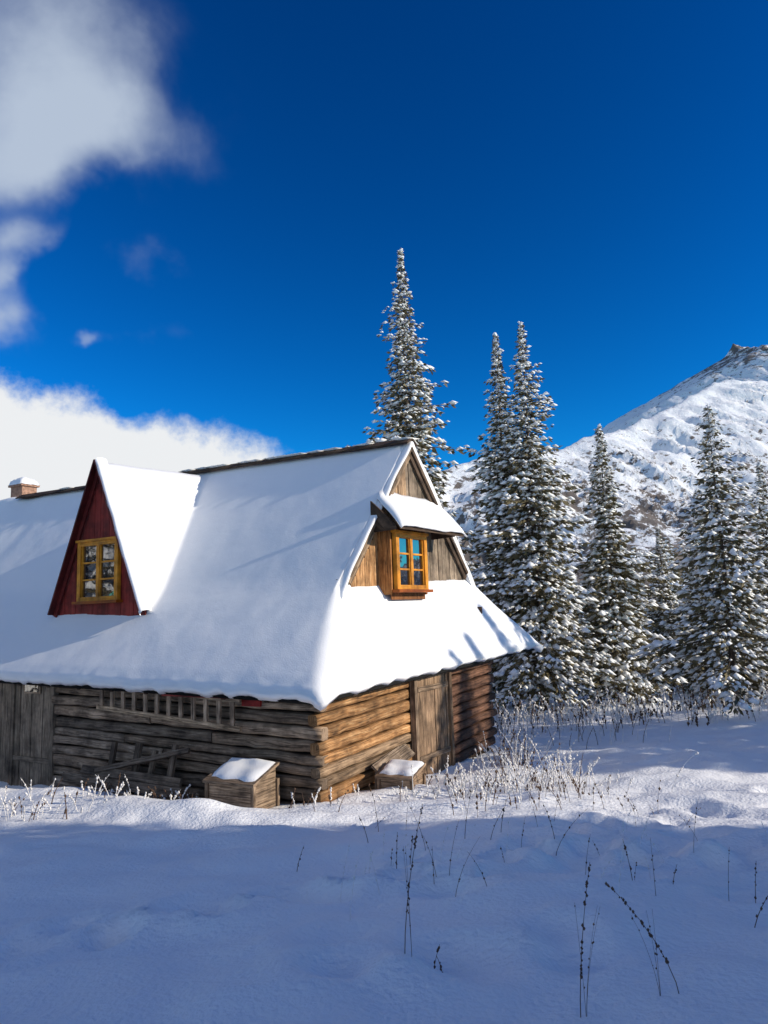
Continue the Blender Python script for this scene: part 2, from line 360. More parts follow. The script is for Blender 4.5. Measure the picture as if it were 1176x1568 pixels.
def window(name,P,w,h,cols,rows,fw=.09):
    mb=MB()
    def bx(u0,u1,v0,v1,d0,d1,mat=0,tint=(1,1,1)):
        mb.box8([P(u0,v0,d1),P(u1,v0,d1),P(u1,v0,d0),P(u0,v0,d0),P(u0,v1,d1),P(u1,v1,d1),P(u1,v1,d0),P(u0,v1,d0)],tint,mat)
    bx(-.02,fw,0,h,0,.09);bx(w-fw,w+.02,0,h,0,.09);bx(fw,w-fw,0,fw,0,.085);bx(fw,w-fw,h-fw,h,0,.085)
    bx(-.08,w+.08,-.06,0,-.02,.16,tint=(.5,.3,.25));bx(-.06,w+.06,h,h+.05,-.02,.12)
    bx(w/2-.045,w/2+.045,fw,h-fw,.0,.075)
    for r in range(1,rows):
        vv_=fw+(h-2*fw)*r/rows;bx(fw,w/2-.045,vv_-.018,vv_+.018,.0,.05);bx(w/2+.045,w-fw,vv_-.018,vv_+.018,.0,.05)
    for c in (0,1):
        u0=fw if c==0 else w/2+.045;u1=w/2-.045 if c==0 else w-fw
        bx(u0,u0+.03,fw,h-fw,0,.055);bx(u1-.03,u1,fw,h-fw,0,.055)
    mb.quad([P(fw,fw,.02),P(w-fw,fw,.02),P(w-fw,h-fw,.02),P(fw,h-fw,.02)],mat=1)
    return mb.build(name,[M_orange,M_glass],cabin,.004)
window('gable_window',lambda u,v,d:Hs(.66-d,3.22+u,3.40+v),1.16,1.14,2,3)
window('dormer_window',lambda u,v,d:Hs(7.52-u,1.26-d,3.42+v),1.30,1.32,2,3)
# red dormer front
mb=MB()
k=5.2
while k<8.7:
    k1=min(k+.2,8.7)
    if k<DS<k1: k1=DS
    za=Dm(k)+B(k,1.3)-.1;zb=Dm(k1)+B(k1,1.3)-.1;z0=2.9
    if max(za,zb)>z0+.05:
        za=max(za,z0+.01);zb=max(zb,z0+.01);tf=1.27+random.uniform(-.006,.006)
        mb.box8([Hs(k1-.004,tf,z0),Hs(k+.004,tf,z0),Hs(k+.004,1.32,z0),Hs(k1-.004,1.32,z0),Hs(k1-.004,tf,zb),Hs(k+.004,tf,za),Hs(k+.004,1.32,za),Hs(k1-.004,1.32,zb)],rt(.85,1.1))
    k=k1
zap=Dm(DS)+B(DS,1.3)
for e in (-1,1):
    a=Hs(DS+e*1.46,1.21,zap-DK*1.46-.10);b_=Hs(DS,1.21,zap-.10)
    mb.beam(a,b_,.035,.17,tint=(.55,.55,.6))
    a=Hs(DS+e*1.48,1.14,zap-DK*1.48-.02);b_=Hs(DS,1.14,zap-.02)
    mb.beam(a,b_,.16,.04,tint=(.4,.4,.45))
mb.build('dormer_front',[M_red],cabin,.004)
v=[];f=[];K=30
for k in range(K+1):
    g=k/K;sx_=DS-1.5*(1-g);zc=zap-DK*1.5*(1-g)
    for (dt,dz) in ((1.34,.03),(1.22,.05),(1.10,.03),(1.06,-.05),(1.10,-.07)):
        v.append(tuple(Hs(sx_-(.03 if dz<0 else .06)+.02*nz(k*.3,2,2),dt+.02*nz(k*.3,1,5),zc+dz+.02*nz(k*.35,6,1))))
for k in range(K):
    for j in range(4): q=k*5+j;f.append((q,q+1,q+6,q+5))
me=bpy.data.meshes.new('dormer_verge_snow');me.from_pydata(v,[],f);me.polygons.foreach_set('use_smooth',[True]*len(f));me.materials.append(M_rsnow)
ob=bpy.data.objects.new('dormer_verge_snow',me);COL.objects.link(ob);setpar(ob,cabin)
# log walls
mb=MB();random.seed(11)
z=-.45;i=0
while z<1.95:
    h=random.uniform(.17,.25)
    brk=random.uniform(2.3,5);end=7.06
    s0=.42-(.12 if i%2 else -.02)
    def zz(s,z): return z+.02*s
    for a,b_ in ((s0,brk),(brk+.02,end)):
        tn=random.uniform(.55,1.35);wm=random.uniform(-.02,.08);wob=random.uniform(-.012,.012)
        mb.log(Hs(a,.45+random.uniform(-.03,.02),zz(a,z+h/2)+wob),Hs(b_,.45+random.uniform(-.03,.02),zz(b_,z+h/2)-wob),h*.88,.19,(tn*(1+wm),tn,tn*(1-wm)),0,rough=.025,power=.42,seg=22)
    t0=.45-(.02 if i%2 else .12)
    def zt_(t,z): return z+.045*(t-.45)
    tn=random.uniform(.65,1.15);gy=random.random()
    mb.log(Hs(.42+random.uniform(-.025,.02),t0,zt_(t0,z+h/2)),Hs(.42,3.2,zt_(3.2,z+h/2)),h*.88,.19,(tn,tn*.98,tn*.94) if gy<.75 else (tn*.95,tn*.85,tn*.72),1 if gy<.75 else 0,rough=.025,power=.42,seg=18)
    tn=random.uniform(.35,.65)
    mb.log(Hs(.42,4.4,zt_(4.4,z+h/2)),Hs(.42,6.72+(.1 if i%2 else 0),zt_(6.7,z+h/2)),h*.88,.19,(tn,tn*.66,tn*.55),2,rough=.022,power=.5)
    z+=h;i+=1
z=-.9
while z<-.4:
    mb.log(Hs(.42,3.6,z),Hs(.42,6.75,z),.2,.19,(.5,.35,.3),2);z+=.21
mb.build('log_walls',[M_wgrey,M_worange,M_wgrey],cabin)
mb=MB()
hb(mb,.48,.52,.5,6.6,-1,2.2,(.3,.25,.2));hb(mb,.53,17.2,.5,.54,-1,2.2,(.3,.25,.2));hb(mb,.5,17.2,6.66,6.72,-1.4,3.0,(1.2,1.1,1));hb(mb,17.2,17.26,.5,6.7,-1,3.2,(1.2,1.1,1))
mb.build('inner_walls',[M_dark],cabin)
mb=MB();s=7.08
while s<17.2:
    w=random.uniform(.14,.21);d=random.uniform(-.012,.012)
    hb(mb,s+.004,s+w-.004,.40+d,.44+d,-.8,2.25,rt(.65,1.15));s+=w
hb(mb,7.02,7.14,.34,.46,-.8,2.2,rt(.8,.9));hb(mb,8.4,8.5,.36,.42,-.6,2.2,(.7,.7,.7));hb(mb,7.16,8.38,.36,.385,.1,.2,(.8,.8,.8))
mb.build('board_wall',[M_board],cabin,.004)
mb=MB();hb(mb,7.5,8.05,.355,.38,1.50,1.80,(1.5,1.4,1.3));hb(mb,7.55,8.0,.34,.354,1.54,1.76,(1,1,1),1)
mb.build('small_window',[M_board,M_glass],cabin)
mb=MB();t=3.22
while t<4.42:
    w=random.uniform(.13,.2);w=min(w,4.46-t);d=random.uniform(-.01,.01)
    hb(mb,.27+d,.31+d,t+.004,t+w-.004,-.75,1.98,rt(.65,1.0,.14));t+=w
hb(mb,.22,.33,3.1,3.2,-.75,2.0,(.8,.75,.7));hb(mb,.22,.33,4.47,4.56,-.75,2.0,(.7,.6,.5));hb(mb,.235,.256,3.25,4.42,.1,.2,(.7,.65,.6));hb(mb,.235,.256,3.25,4.42,1.4,1.5,(.7,.65,.6))
mb.build('plank_door',[M_wgrey],cabin,.004)
mb=MB()
for s0_,s1_ in ((.1,5.3),(5.35,11),(11.05,17.5)):
    mb.log(Hs(s0_,.16,1.67+.02*s0_),Hs(s1_,.16,1.67+.02*s1_),.08,.08,(1,.8,.7),0,power=.9)
mb.log(Hs(.12,.1,1.69),Hs(.12,W-.2,1.69+.032*W),.08,.08,(1,.8,.7),0,power=.9)
for s in np.arange(1.2,17,.95):
    mb.beam(Hs(s,.1,1.57+.02*s),Hs(s,1.5,2.76+.02*s),.09,.1,tint=rt(.8,1.2))
for t in np.arange(1.5,7.6,.95):
    mb.beam(Hs(.1,t,1.58+.032*t),Hs(.6,t,2.3+.032*t),.09,.1,tint=rt(.8,1.2))
mb.build('eave_timbers',[M_dark],cabin)
mb=MB()
hb(mb,1.1,3.6,.10,.12,1.60,1.68,(1,1,1));hb(mb,1.5,1.9,.3,.36,1.46,1.56,(1.6,1,1))
mb.build('red_eave_strip',[M_red],cabin)
mb=MB()
hb(mb,15.35,15.95,4.7,5.2,6.2,7.42,(1,1,1),0);hb(mb,15.29,16.01,4.64,5.26,7.42,7.49,(.8,.8,.8),0)
mb.build('chimney',[M_brick],cabin,.01)
v=[];f=[];n=10
for i in range(n+1):
    for j in range(n+1):
        a=i/n;c=j/n;e=min(a,1-a,c,1-c);v.append(tuple(Hs(lerp(15.27,16.03,a),lerp(4.62,5.28,c),7.48+.27*min(1,e/.35)**.5+.03*nz(a*4,c*4,1))))
for i in range(n):
    for j in range(n): q=i*(n+1)+j;f.append((q,q+1,q+n+2,q+n+1))
me=bpy.data.meshes.new('chimney_snow');me.from_pydata(v,[],f);me.polygons.foreach_set('use_smooth',[True]*len(f));me.materials.append(M_rsnow);ob=bpy.data.objects.new('chimney_snow',me);COL.objects.link(ob);setpar(ob,cabin)
# ------------------------------------------------------------------ ladder
lad=empty('wooden_ladder',Hs(3.8,.25,1.4));mb=MB()
A0=Hs(5.5,.22,1.76);A1=Hs(1.85,.22,1.56);B0=Hs(5.5,.22,1.33);B1=Hs(1.85,.22,1.09)
mb.beam(A0,A1,.05,.08,tint=(1.6,1.5,1.35));mb.beam(B0,B1,.05,.08,tint=(1.6,1.5,1.3))
for k in range(12):
    f=(k+.4)/12;p=A0.lerp(A1,f);q=B0.lerp(B1,f);mb.beam(p+(q-p)*.08,q-(q-p)*.08,.035,.085,up=(.866,-.5,0),tint=rt(1.2,1.7,.06))
mb.build('ladder_rails_and_rungs',[M_wgrey],lad,.004)
# ------------------------------------------------------------------ snow covered wooden boxes
def wbox(loc,L_,D_,Hh,ax,warm,slope=.08):
    e=empty('wooden_box',loc);mb=MB();ax=Vector(ax).normalized();ay=Vector((-ax.y,ax.x,0));o=Vector(loc)
    def P(u,v,z): return o+ax*u+ay*v+Vector((0,0,z))
    def bx(u0,u1,v0,v1,z0,z1,tint,mat=0,zs=0): mb.box8([P(u0,v0,z0),P(u1,v0,z0),P(u1,v1,z0+zs),P(u0,v1,z0+zs),P(u0,v0,z1),P(u1,v0,z1),P(u1,v1,z1+zs),P(u0,v1,z1+zs)],tint,mat)
    for k in range(3):
        z0=Hh*k/3+.004;z1=Hh*(k+1)/3-.004
        bx(-L_/2,L_/2,-D_/2,-D_/2+.03,z0,z1,rt(1.0,1.3,warm));bx(-L_/2,L_/2,D_/2-.03,D_/2,z0,z1,rt(.8,1.1,warm))
        bx(-L_/2+.002,-L_/2+.03,-D_/2+.03,D_/2-.03,z0,z1,rt(.7,1.0,warm));bx(L_/2-.03,L_/2-.002,-D_/2+.03,D_/2-.03,z0,z1,rt(.7,1.0,warm))
    for q in (-1,1):
        u=q*(L_/2-.016);mb.box8([P(u-.014,-D_/2+.03,Hh-.01),P(u+.014,-D_/2+.03,Hh-.01),P(u+.014,D_/2-.03,Hh-.01),P(u-.014,D_/2-.03,Hh-.01),P(u-.014,-D_/2+.03,Hh+.01),P(u+.014,-D_/2+.03,Hh+.01),P(u+.014,D_/2-.03,Hh+slope*.93),P(u-.014,D_/2-.03,Hh+slope*.93)],rt(.7,.9,warm))
    for u in (-L_/2,L_/2):
        for v_ in (-D_/2,D_/2): bx(u-.03,u+.03,v_-.03,v_+.03,-.3,Hh,rt(.7,.9,warm))
    bx(-L_/2-.05,L_/2+.05,-D_/2-.06,D_/2+.02,Hh,Hh+.04,rt(.8,1,warm),0,slope)
    mb.build('box_boards',[M_wgrey],e,.004)
    v=[];f=[];n=14
    for i in range(n+1):
        for j in range(n+1):
            a=i/n;c=j/n;e1_=min(a,1-a,c,1-c)
            z=Hh+.04+slope*c+.05*min(1,e1_/.14)**.5+.03*nz(a*3,c*3,loc[0])-(.01 if e1_==0 else 0)
            v.append(tuple(P(lerp(-L_/2-.03,L_/2+.03,a)+.02*nz(c*4,2,a),lerp(-D_/2-.0,D_/2+.0,c)+.05*nz(a*4,1,c),z)))
    for i in range(n):
        for j in range(n): q=i*(n+1)+j;f.append((q,q+n+1,q+n+2,q+1))
    me=bpy.data.meshes.new('box_snow');me.from_pydata(v,[],f);me.polygons.foreach_set('use_smooth',[True]*len(f));me.materials.append(M_rsnow)
    ob=bpy.data.objects.new('box_snow',me);COL.objects.link(ob);setpar(ob,e)
wbox((-2.42,11.98,-.14),.92,.6,.52,(.88,-.47,0),.05,.22)
wbox((.14,12.72,-.26),.6,.5,.46,(.9,-.43,0),.1,.14)
mb=MB();random.seed(5)
for a,b_,w in ((Hs(6.1,-.05,.02),Hs(2.9,-.1,.02),.17),(Hs(5.6,.0,.2),Hs(3.0,.0,.16),.15),(Hs(5.9,-.35,-.1),Hs(3.2,-.4,-.1),.16),(Hs(5.0,.05,-.3),Hs(4.95,.2,.7),.12),(Hs(4.3,.0,-.3),Hs(4.28,.2,.72),.14),(Hs(3.9,.0,-.3),Hs(3.86,.2,.62),.11),(Hs(3.4,.0,-.3),Hs(3.35,.2,.75),.12),(Hs(5.2,-.02,.2),Hs(3.0,.18,.68),.09),(Hs(5.3,-.7,-.12),Hs(3.6,-.72,-.14),.12)):
    mb.beam(a,b_,w,.06,up=(-.5,-.8,.4),tint=rt(.45,.8))
mb.build('plank_pile',[M_wgrey],None,.004)
mb=MB()
mb.beam(Hs(.1,1.6,.25),Hs(.3,2.95,.4),.3,.04,up=(.6,-.3,.7),tint=(.9,.9,.9));mb.beam(Hs(.15,1.45,-.4),Hs(.3,2.9,.12),.1,.05,tint=(.6,.6,.6));mb.beam(Hs(.12,1.55,-.4),Hs(.12,1.6,.25),.08,.06,up=(1,0,0),tint=(.7,.7,.7))
mb.build('plank_bench',[M_wgrey],None,.004)
# ------------------------------------------------------------------ spruces
def tree_arrays(H,R,seed,dens=1.0,tl=.30,step=.25,sp=.85,bare=.05,pw=.9,m=5,ssz=1.0):
    rng=np.random.default_rng(seed);C=[];D=[];Wd=[];SC=[];SL=[];SW=[];BR=[]
    z=bare*H
    while z<H-.1:
        fr=z/H;r=R*(1-fr)**pw*min(1,.70+fr*2.2)*rng.uniform(.70,1.16);r=max(r,.05)
        tls=tl*(.38+.62*min(1,(1-fr)*2.2))
        nb=int((3+6*min(1,(1-fr)*1.6))*dens)+1;a0=rng.uniform(0,6.28)
        for k in range(nb):
            az=a0+6.283*k/nb+rng.uniform(-.3,.3)
            L_=r*rng.uniform(.5,1.2)*(.86+.8*nz(math.cos(az)*1.3+seed,math.sin(az)*1.3,z*.5))
            L_=max(L_,.06);n=max(2,int(L_/(step)))
            u=(np.arange(n)+rng.uniform(.2,.9,n))/n;u=u[u>.15] if n>3 else u
            n=len(u);d=np.array([math.cos(az),math.sin(az),0]);sd=np.array([-d[1],d[0],0])
            up0=.45*max(0,fr-.45)+.02;zo=z+rng.uniform(-.1,.1)+L_*(up0*u-.50*(1-fr*.8)*u**1.5+.16*u**4)
            P=np.outer(u*L_,d);P[:,2]=zo
            BR.append((P[0]*0+np.array([0,0,z]),P[-1]))
            for q in range(m):
                side=rng.uniform(-1,1,n);ln=tls*rng.uniform(.6,1.3,n)*(1.15-.35*u)
                dd=np.outer(1-.55*abs(side),d)+np.outer(side*1.0,sd);dd[:,2]+=rng.uniform(-.9,.15,n)
                dd/=np.linalg.norm(dd,axis=1)[:,None]
                lat=np.outer(side*(.10+.25*(1-u))*min(1,L_)*.9,sd)
                C.append(P+lat+rng.uniform(-.04,.04,(n,3)));D.append(dd*ln[:,None])
                wv=np.cross(dd,rng.normal(0,1,(n,3)));wv/=np.linalg.norm(wv,axis=1)[:,None]+1e-6;Wd.append(wv*(ln*.19)[:,None])
            heavy=rng.uniform(.6,1.25)
            for q in range(3):
                mk=rng.uniform(0,1,n)<sp*heavy*(.45+.75*u)
                if mk.any():
                    kk=mk.sum();side=rng.uniform(-.34,.34,kk)*min(1.2,L_+.1)
                    dv=np.outer(np.ones(kk),d)+np.outer(side*2.2,sd);dv[:,2]-=.45*(1-fr);dv/=np.linalg.norm(dv,axis=1)[:,None]
                    pp=P[mk]+np.outer(side,sd);pp[:,2]+=.08-.25*abs(side)
                    SC.append(pp+rng.uniform(-.04,.04,(kk,3)))
                    sz=ssz*rng.uniform(.09,.25,kk)*(tls/.3)*rng.uniform(.7,1.2);SL.append(dv*sz[:,None]);wv=np.cross(dv,[0,0,1.]);SW.append(wv*(sz*rng.uniform(.4,.8,kk))[:,None])
        z+=lerp(.32,.13,fr)/max(dens,.45)
    C=np.concatenate(C);D=np.concatenate(D);Wd=np.concatenate(Wd);nt_=len(C)
    V=np.stack([C,C+D*.5+Wd,C+D,C+D*.5-Wd],1).reshape(-1,3);idx=np.arange(nt_*4).reshape(-1,4);F=idx.tolist();MI=[0]*nt_
    S=np.concatenate(SC);SL=np.concatenate(SL);SW=np.concatenate(SW);ns=len(S);up=np.linalg.norm(SW,axis=1)[:,None]*np.array([[0,0,.8]])
    V2=np.stack([S+SL,S+SW,S-SL,S-SW,S+up,S-up*.4],1).reshape(-1,3);o=len(V)
    base=(o+np.arange(ns)*6)[:,None]
    for tr in ((0,1,4),(1,2,4),(2,3,4),(3,0,4),(1,0,5),(2,1,5),(3,2,5),(0,3,5)): 
        F+= (base+np.array(tr)).tolist();MI+=[1]*ns
    V=np.concatenate([V,V2]);o=len(V)
    tv=[];n=8
    zz=np.linspace(-.6,H,9)
    for k,zc in enumerate(zz):
        rr=max(.008,.012*H*(1-max(zc,0)/H))
        for j in range(n): tv.append((rr*math.cos(6.283*j/n)+.03*nz(zc*.3,seed,1),rr*math.sin(6.283*j/n)+.03*nz(zc*.3,seed,5),zc))
    for k in range(8):
        for j in range(n): F.append([o+k*n+j,o+k*n+(j+1)%n,o+(k+1)*n+(j+1)%n,o+(k+1)*n+j]);MI.append(2)
    V=np.concatenate([V,np.array(tv)]);o=len(V)
    bv=[]
    for a,b_ in BR:
        w=.012+.008*np.linalg.norm(b_-a);bv+= [a+[0,0,w],a-[0,0,w],b_];F.append([o,o+1,o+2]);MI.append(2);o+=3
    V=np.concatenate([V,np.array(bv)])
    return V,F,MI
def tree_mesh(name,*a,**k):
    V,F,MI=tree_arrays(*a,**k);me=bpy.data.meshes.new(name);me.from_pydata(V.tolist(),[],F)
    for m in (M_needle,M_tsnow,M_bark): me.materials.append(m)
    me.polygons.foreach_set('material_index',MI);me.polygons.foreach_set('use_smooth',[q!=0 for q in MI]);me.update();return me
def put(me,x,y,sc=1,rot=0,dz=0):
    ob=bpy.data.objects.new('spruce_tree',me);ob.location=(x,y,G(x,y,False)+dz);ob.scale=(sc,sc,sc);ob.rotation_euler=(0,0,rot);COL.objects.link(ob);return ob
def hgt(x,y,ztip): return ztip-G(x,y,False)
m1=tree_mesh('spruce_tall',hgt(1.19,31.5,19.7),5.2,1,pw=1.12,sp=.75,bare=.25,tl=.34,step=.28)
m2=tree_mesh('spruce_a',hgt(4.77,28,14.0),2.9,2,pw=.9)
m3=tree_mesh('spruce_b',hgt(5.63,27,14.06),3.6,3,pw=.95)
m4=tree_mesh('spruce_c',hgt(9.0,29,10.3),2.9,4,pw=.9)
m5=tree_mesh('spruce_d',hgt(10.53,22.5,9.22),3.1,5,pw=.92,tl=.27)
put(m1,1.19,31.5);put(m2,4.77,28);put(m3,5.63,27);put(m4,9.0,29);put(m5,10.53,22.5)
put(m4,15.7,29.5,.85,1.2);put(m4,12.6,33,.66,2.2);put(m3,2.6,36,.62,1);put(m5,10.6,36,.75,.5);put(m3,7.3,35,.58,4);put(m5,15.0,34,.95,2.6);put(m4,13.6,31.5,.6,4)
# spruces standing right of the view (they throw the foreground shadow)
mc=tree_mesh('spruce_broad',14.2,3.1,31,dens=.7,tl=.55,step=.42,m=4,sp=.7)
rc=random.Random(5)
TA=.2493
for y0,x,h in ((-9,17,17),(-6,20,18),(-3.5,16,17),(-1,21,18),(1.2,17,17),(3.2,22,18),(5,17.5,17),(6.6,22,18),(8.0,17.5,14.5),(9.0,20,12.5),(-1,27,21),(3,29,22),(6.5,30,19)):
    put(mc,x,y0-TA*x,h/14.2,rc.uniform(0,6))
for y0,x,h in ((15.4,19,9.4),(16.4,20,10),(17.9,20,10.5),(19.2,18,10.0),(20.6,21,11.5),(22,19,10.5)):
    put(mc,x,y0-TA*x,h/14.2,rc.uniform(0,6))
# spruces left of the view, mirrored in the dormer window
for x,y,sc in ((-20,10.5,.9),(-21.5,14.2,1.05),(-25,12,1.1),(-22,17.5,.9),(-19.5,7.5,.8)): put(mc,x,y,sc,x)
# distant forest
V0,F0,MI0=tree_arrays(9,2.2,21,dens=.45,tl=.6,step=.6,sp=.7,m=4)
V1,F1,MI1=tree_arrays(7,2.0,22,dens=.45,tl=.6,step=.6,sp=.7,m=4)
VV=[];FF=[];MM=[];o=0;rf=random.Random(9)
for k in range(95):
    y=rf.uniform(42,150) if k>30 else rf.uniform(42,62);x=y*rf.uniform(.03,.78);V,F,MI=(V0,F0,MI0) if rf.random()<.5 else (V1,F1,MI1)
    sc=rf.uniform(.55,1.0)*(1+.003*y);an=rf.uniform(0,6.28);c,s_=math.cos(an),math.sin(an)
    Q=V*sc;Q=np.stack([Q[:,0]*c-Q[:,1]*s_+x,Q[:,0]*s_+Q[:,1]*c+y,Q[:,2]+G(x,y,False)],1)
    VV.append(Q);FF+=[[i+o for i in f] for f in F];MM+=MI;o+=len(Q)
me=bpy.data.meshes.new('distant_trees');me.from_pydata(np.concatenate(VV).tolist(),[],FF)
for m in (M_needle,M_tsnow,M_bark): me.materials.append(m)
me.polygons.foreach_set('material_index',MM);me.update();COL.objects.link(bpy.data.objects.new('distant_trees',me))
# ------------------------------------------------------------------ grasses and weeds
rw=random.Random(12)
def stemcurve(mb,x,y,h,lx,ly,r,tint,mat,curl=1.0,n=7,buds=0,bs=(.006,.014)):
    z=G(x,y)-.05;pts=[]
    for k in range(n):
        f=k/(n-1);pts.append((x+lx*f**1.6,y+ly*f**1.6,z+h*f-curl*abs(lx)*.25*f**3))
    mb.stem(pts,r,r*.45,tint,mat)
    for k in range(buds):
        f=rw.uniform(.3,1)*(n-1);i=min(int(f),n-2);g=f-i;p=[lerp(pts[i][q],pts[i+1][q],g) for q in range(3)]
        mb.blob((p[0]+rw.uniform(-1,1)*bs[0]*1.3,p[1],p[2]),rw.uniform(*bs),tint,mat,(1,1,1.5))
mb=MB()
def clump(cx,cy,sx,sy,n,h0,h1,frost=.75,r=.007):
    for k in range(n):
        x=rw.gauss(cx,sx);y=rw.gauss(cy,sy);h=rw.uniform(h0,h1);fr=rw.random()<frost
        stemcurve(mb,x,y,h,rw.uniform(-.5,.6)*h,rw.uniform(-.2,.2)*h,r*rw.uniform(.6,1.4),(1,1,1),1 if fr else 0,buds=rw.randint(4,12) if fr else 3,bs=(.008,.02))
clump(2.3,12.1,.5,.5,130,.15,.75);clump(1.3,12.3,.35,.4,70,.1,.5);clump(2.4,14.5,.35,.6,90,.2,.85,.6);clump(.6,12.1,.5,.3,34,.1,.3);clump(1.8,10.6,.9,.5,44,.15,.55,.35,.005)
clump(-5.6,11.6,.7,.4,60,.12,.5,.8);clump(-4.0,12.2,.8,.3,34,.1,.35,.6);clump(-1.2,11.3,.3,.2,14,.15,.4,.3);clump(-2.6,12.6,1.2,.15,50,.1,.3,.2);clump(-3.9,13.2,.9,.12,50,.1,.3,.15)
mb.build('frosted_grass',[M_weed,M_frost])
mb=MB()
for k in range(640):
    x=rw.uniform(2.8,13.5);y=lerp(20.0,23.5,rw.random())-(.0 if x>9 else .4)+(1 if x<8 else 0);h=rw.uniform(.25,.85)*(1 if rw.random()<.8 else 1.4)
    stemcurve(mb,x,y,h,rw.uniform(-.4,.4)*h,rw.uniform(-.2,.2)*h,.011,(1,1,1),1 if rw.random()<.72 else 0,buds=7,bs=(.015,.032))
for k in range(60):
    x=rw.uniform(2.8,6.5);y=rw.uniform(17,21.5);stemcurve(mb,x,y,rw.uniform(.3,.9),rw.uniform(-.2,.2),0,.009,(1,1,1),1 if rw.random()<.5 else 0,buds=5)
mb.build('frosted_shrubs',[M_weed,M_frost])
mb=MB()
for x,y,h,lx,bd in ((.03,4.5,.88,.14,26),(.88,3.85,.78,.10,34),(1.42,3.95,.62,-.34,34),(.20,4.75,.22,.05,8),(.27,4.8,.16,-.04,6),(0.0,7.1,.42,.02,10),(.12,7.3,.45,.05,8),(-1.0,7.6,.3,.08,6),(1.95,6.3,.42,-.06,10),(2.2,6.1,.2,.05,5),(2.75,5.9,.42,.04,8),(1.55,7.4,.5,.35,5),(-.2,9.2,.5,-.06,6),(1.2,8.6,.5,.12,6),(1.6,7.6,.4,-.1,6),(.75,8.2,.55,.1,6),(1.0,8.0,.4,.18,6),(2.35,5.1,.35,.2,6),(-.3,8.4,.35,-.1,4)):
    big=y<5
    stemcurve(mb,x,y,h,lx,0,.0032 if big else .0042,(1,1,1),0,buds=bd,curl=.3,bs=(.004,.0085) if big else (.005,.011))
    if big and h>.5:
        for q in range(3): stemcurve(mb,x+lx*.3,y,h*.75,lx*.3+rw.uniform(-.1,.1),0,.0015,(1,1,1),0,buds=3,bs=(.003,.006))
for k in range(46):
    stemcurve(mb,rw.uniform(-.6,3.6),rw.uniform(5.6,10.2),rw.uniform(.2,.55),rw.uniform(-.2,.25),0,.0028,(1,1,1),0 if rw.random()<.5 else 1,buds=4,curl=.4,bs=(.004,.009))
mb.build('dry_weeds',[M_weed,M_frost])
mb=MB()
stemcurve(mb,5.9,11.3,.78,-.05,0,.014,(1,1,1),1,buds=14,bs=(.01,.02))
for q in range(7): 
    z=G(5.9,11.3)+.35+.06*q;mb.stem([(5.88,11.3,z),(5.86+rw.uniform(-.12,.12),11.3,z+.12)],.012,.006,(1,1,1),1)
for q in range(8): mb.blob((5.85+rw.uniform(-.09,.09),11.3,G(5.9,11.3)+.72+rw.uniform(-.05,.05)),.03,(1,1,1),1)
mb.build('frosted_plant',[M_weed,M_frost])
# ------------------------------------------------------------------ light, sky
az=math.radians(104);el=math.radians(21.8)
S=Vector((math.sin(az)*math.cos(el),math.cos(az)*math.cos(el),math.sin(el)))
ld=bpy.data.lights.new('sun','SUN');ld.energy=4.9;ld.angle=math.radians(.5);ld.color=(1,.89,.73)
lo=bpy.data.objects.new('sun',ld);lo.rotation_euler=S.to_track_quat('Z','Y').to_euler();lo.location=(30,-10,20);COL.objects.link(lo)
w=bpy.data.worlds.new('World');scene.world=w;w.use_nodes=True;nt=w.node_tree;L=nt.links;nt.nodes.clear()
sky=N(nt,'ShaderNodeTexSky',sky_type='NISHITA');sky.sun_disc=False;sky.sun_elevation=el;sky.sun_rotation=az;sky.altitude=1800;sky.air_density=1.0;sky.dust_density=.2;sky.ozone_density=3.5
hs=N(nt,'ShaderNodeHueSaturation');hs.inputs['Saturation'].default_value=1.3;L.new(sky.outputs[0],hs.inputs['Color'])
tn=N(nt,'ShaderNodeMix',data_type='RGBA',blend_type='MULTIPLY');tn.inputs[0].default_value=1;tn.inputs[7].default_value=(.075,.205,.185,1);L.new(hs.outputs[0],tn.inputs[6])
gm=N(nt,'ShaderNodeGamma');gm.inputs[1].default_value=1.5;L.new(tn.outputs[2],gm.inputs[0])
gs_=N(nt,'ShaderNodeVectorMath',operation='SCALE');gs_.inputs['Scale'].default_value=1/.12;L.new(gm.outputs[0],gs_.inputs[0])
bg=N(nt,'ShaderNodeBackground');bg.inputs[1].default_value=.12;L.new(gs_.outputs[0],bg.inputs[0])
tc=N(nt,'ShaderNodeTexCoord');dirv=tc.outputs['Generated'];sx=N(nt,'ShaderNodeSeparateXYZ');L.new(dirv,sx.inputs[0])
def wn(sc,det,ro,di=0):
    q=N(nt,'ShaderNodeTexNoise');q.inputs['Scale'].default_value=sc;q.inputs['Detail'].default_value=det;q.inputs['Roughness'].default_value=ro;q.inputs['Distortion'].default_value=di;L.new(dirv,q.inputs['Vector']);return q
cn=wn(6,6,.55,.3);cn2=wn(14,9,.62);wd=wn(5,5,.55)
v0=N(nt,'ShaderNodeVectorMath',operation='SUBTRACT');L.new(wd.outputs['Color'],v0.inputs[0]);v0.inputs[1].default_value=(.5,.5,.5)
v00=N(nt,'ShaderNodeVectorMath',operation='MULTIPLY_ADD');L.new(v0.outputs[0],v00.inputs[0]);v00.inputs[1].default_value=(.16,.16,.16);L.new(dirv,v00.inputs[2])
dw=v00.outputs[0]
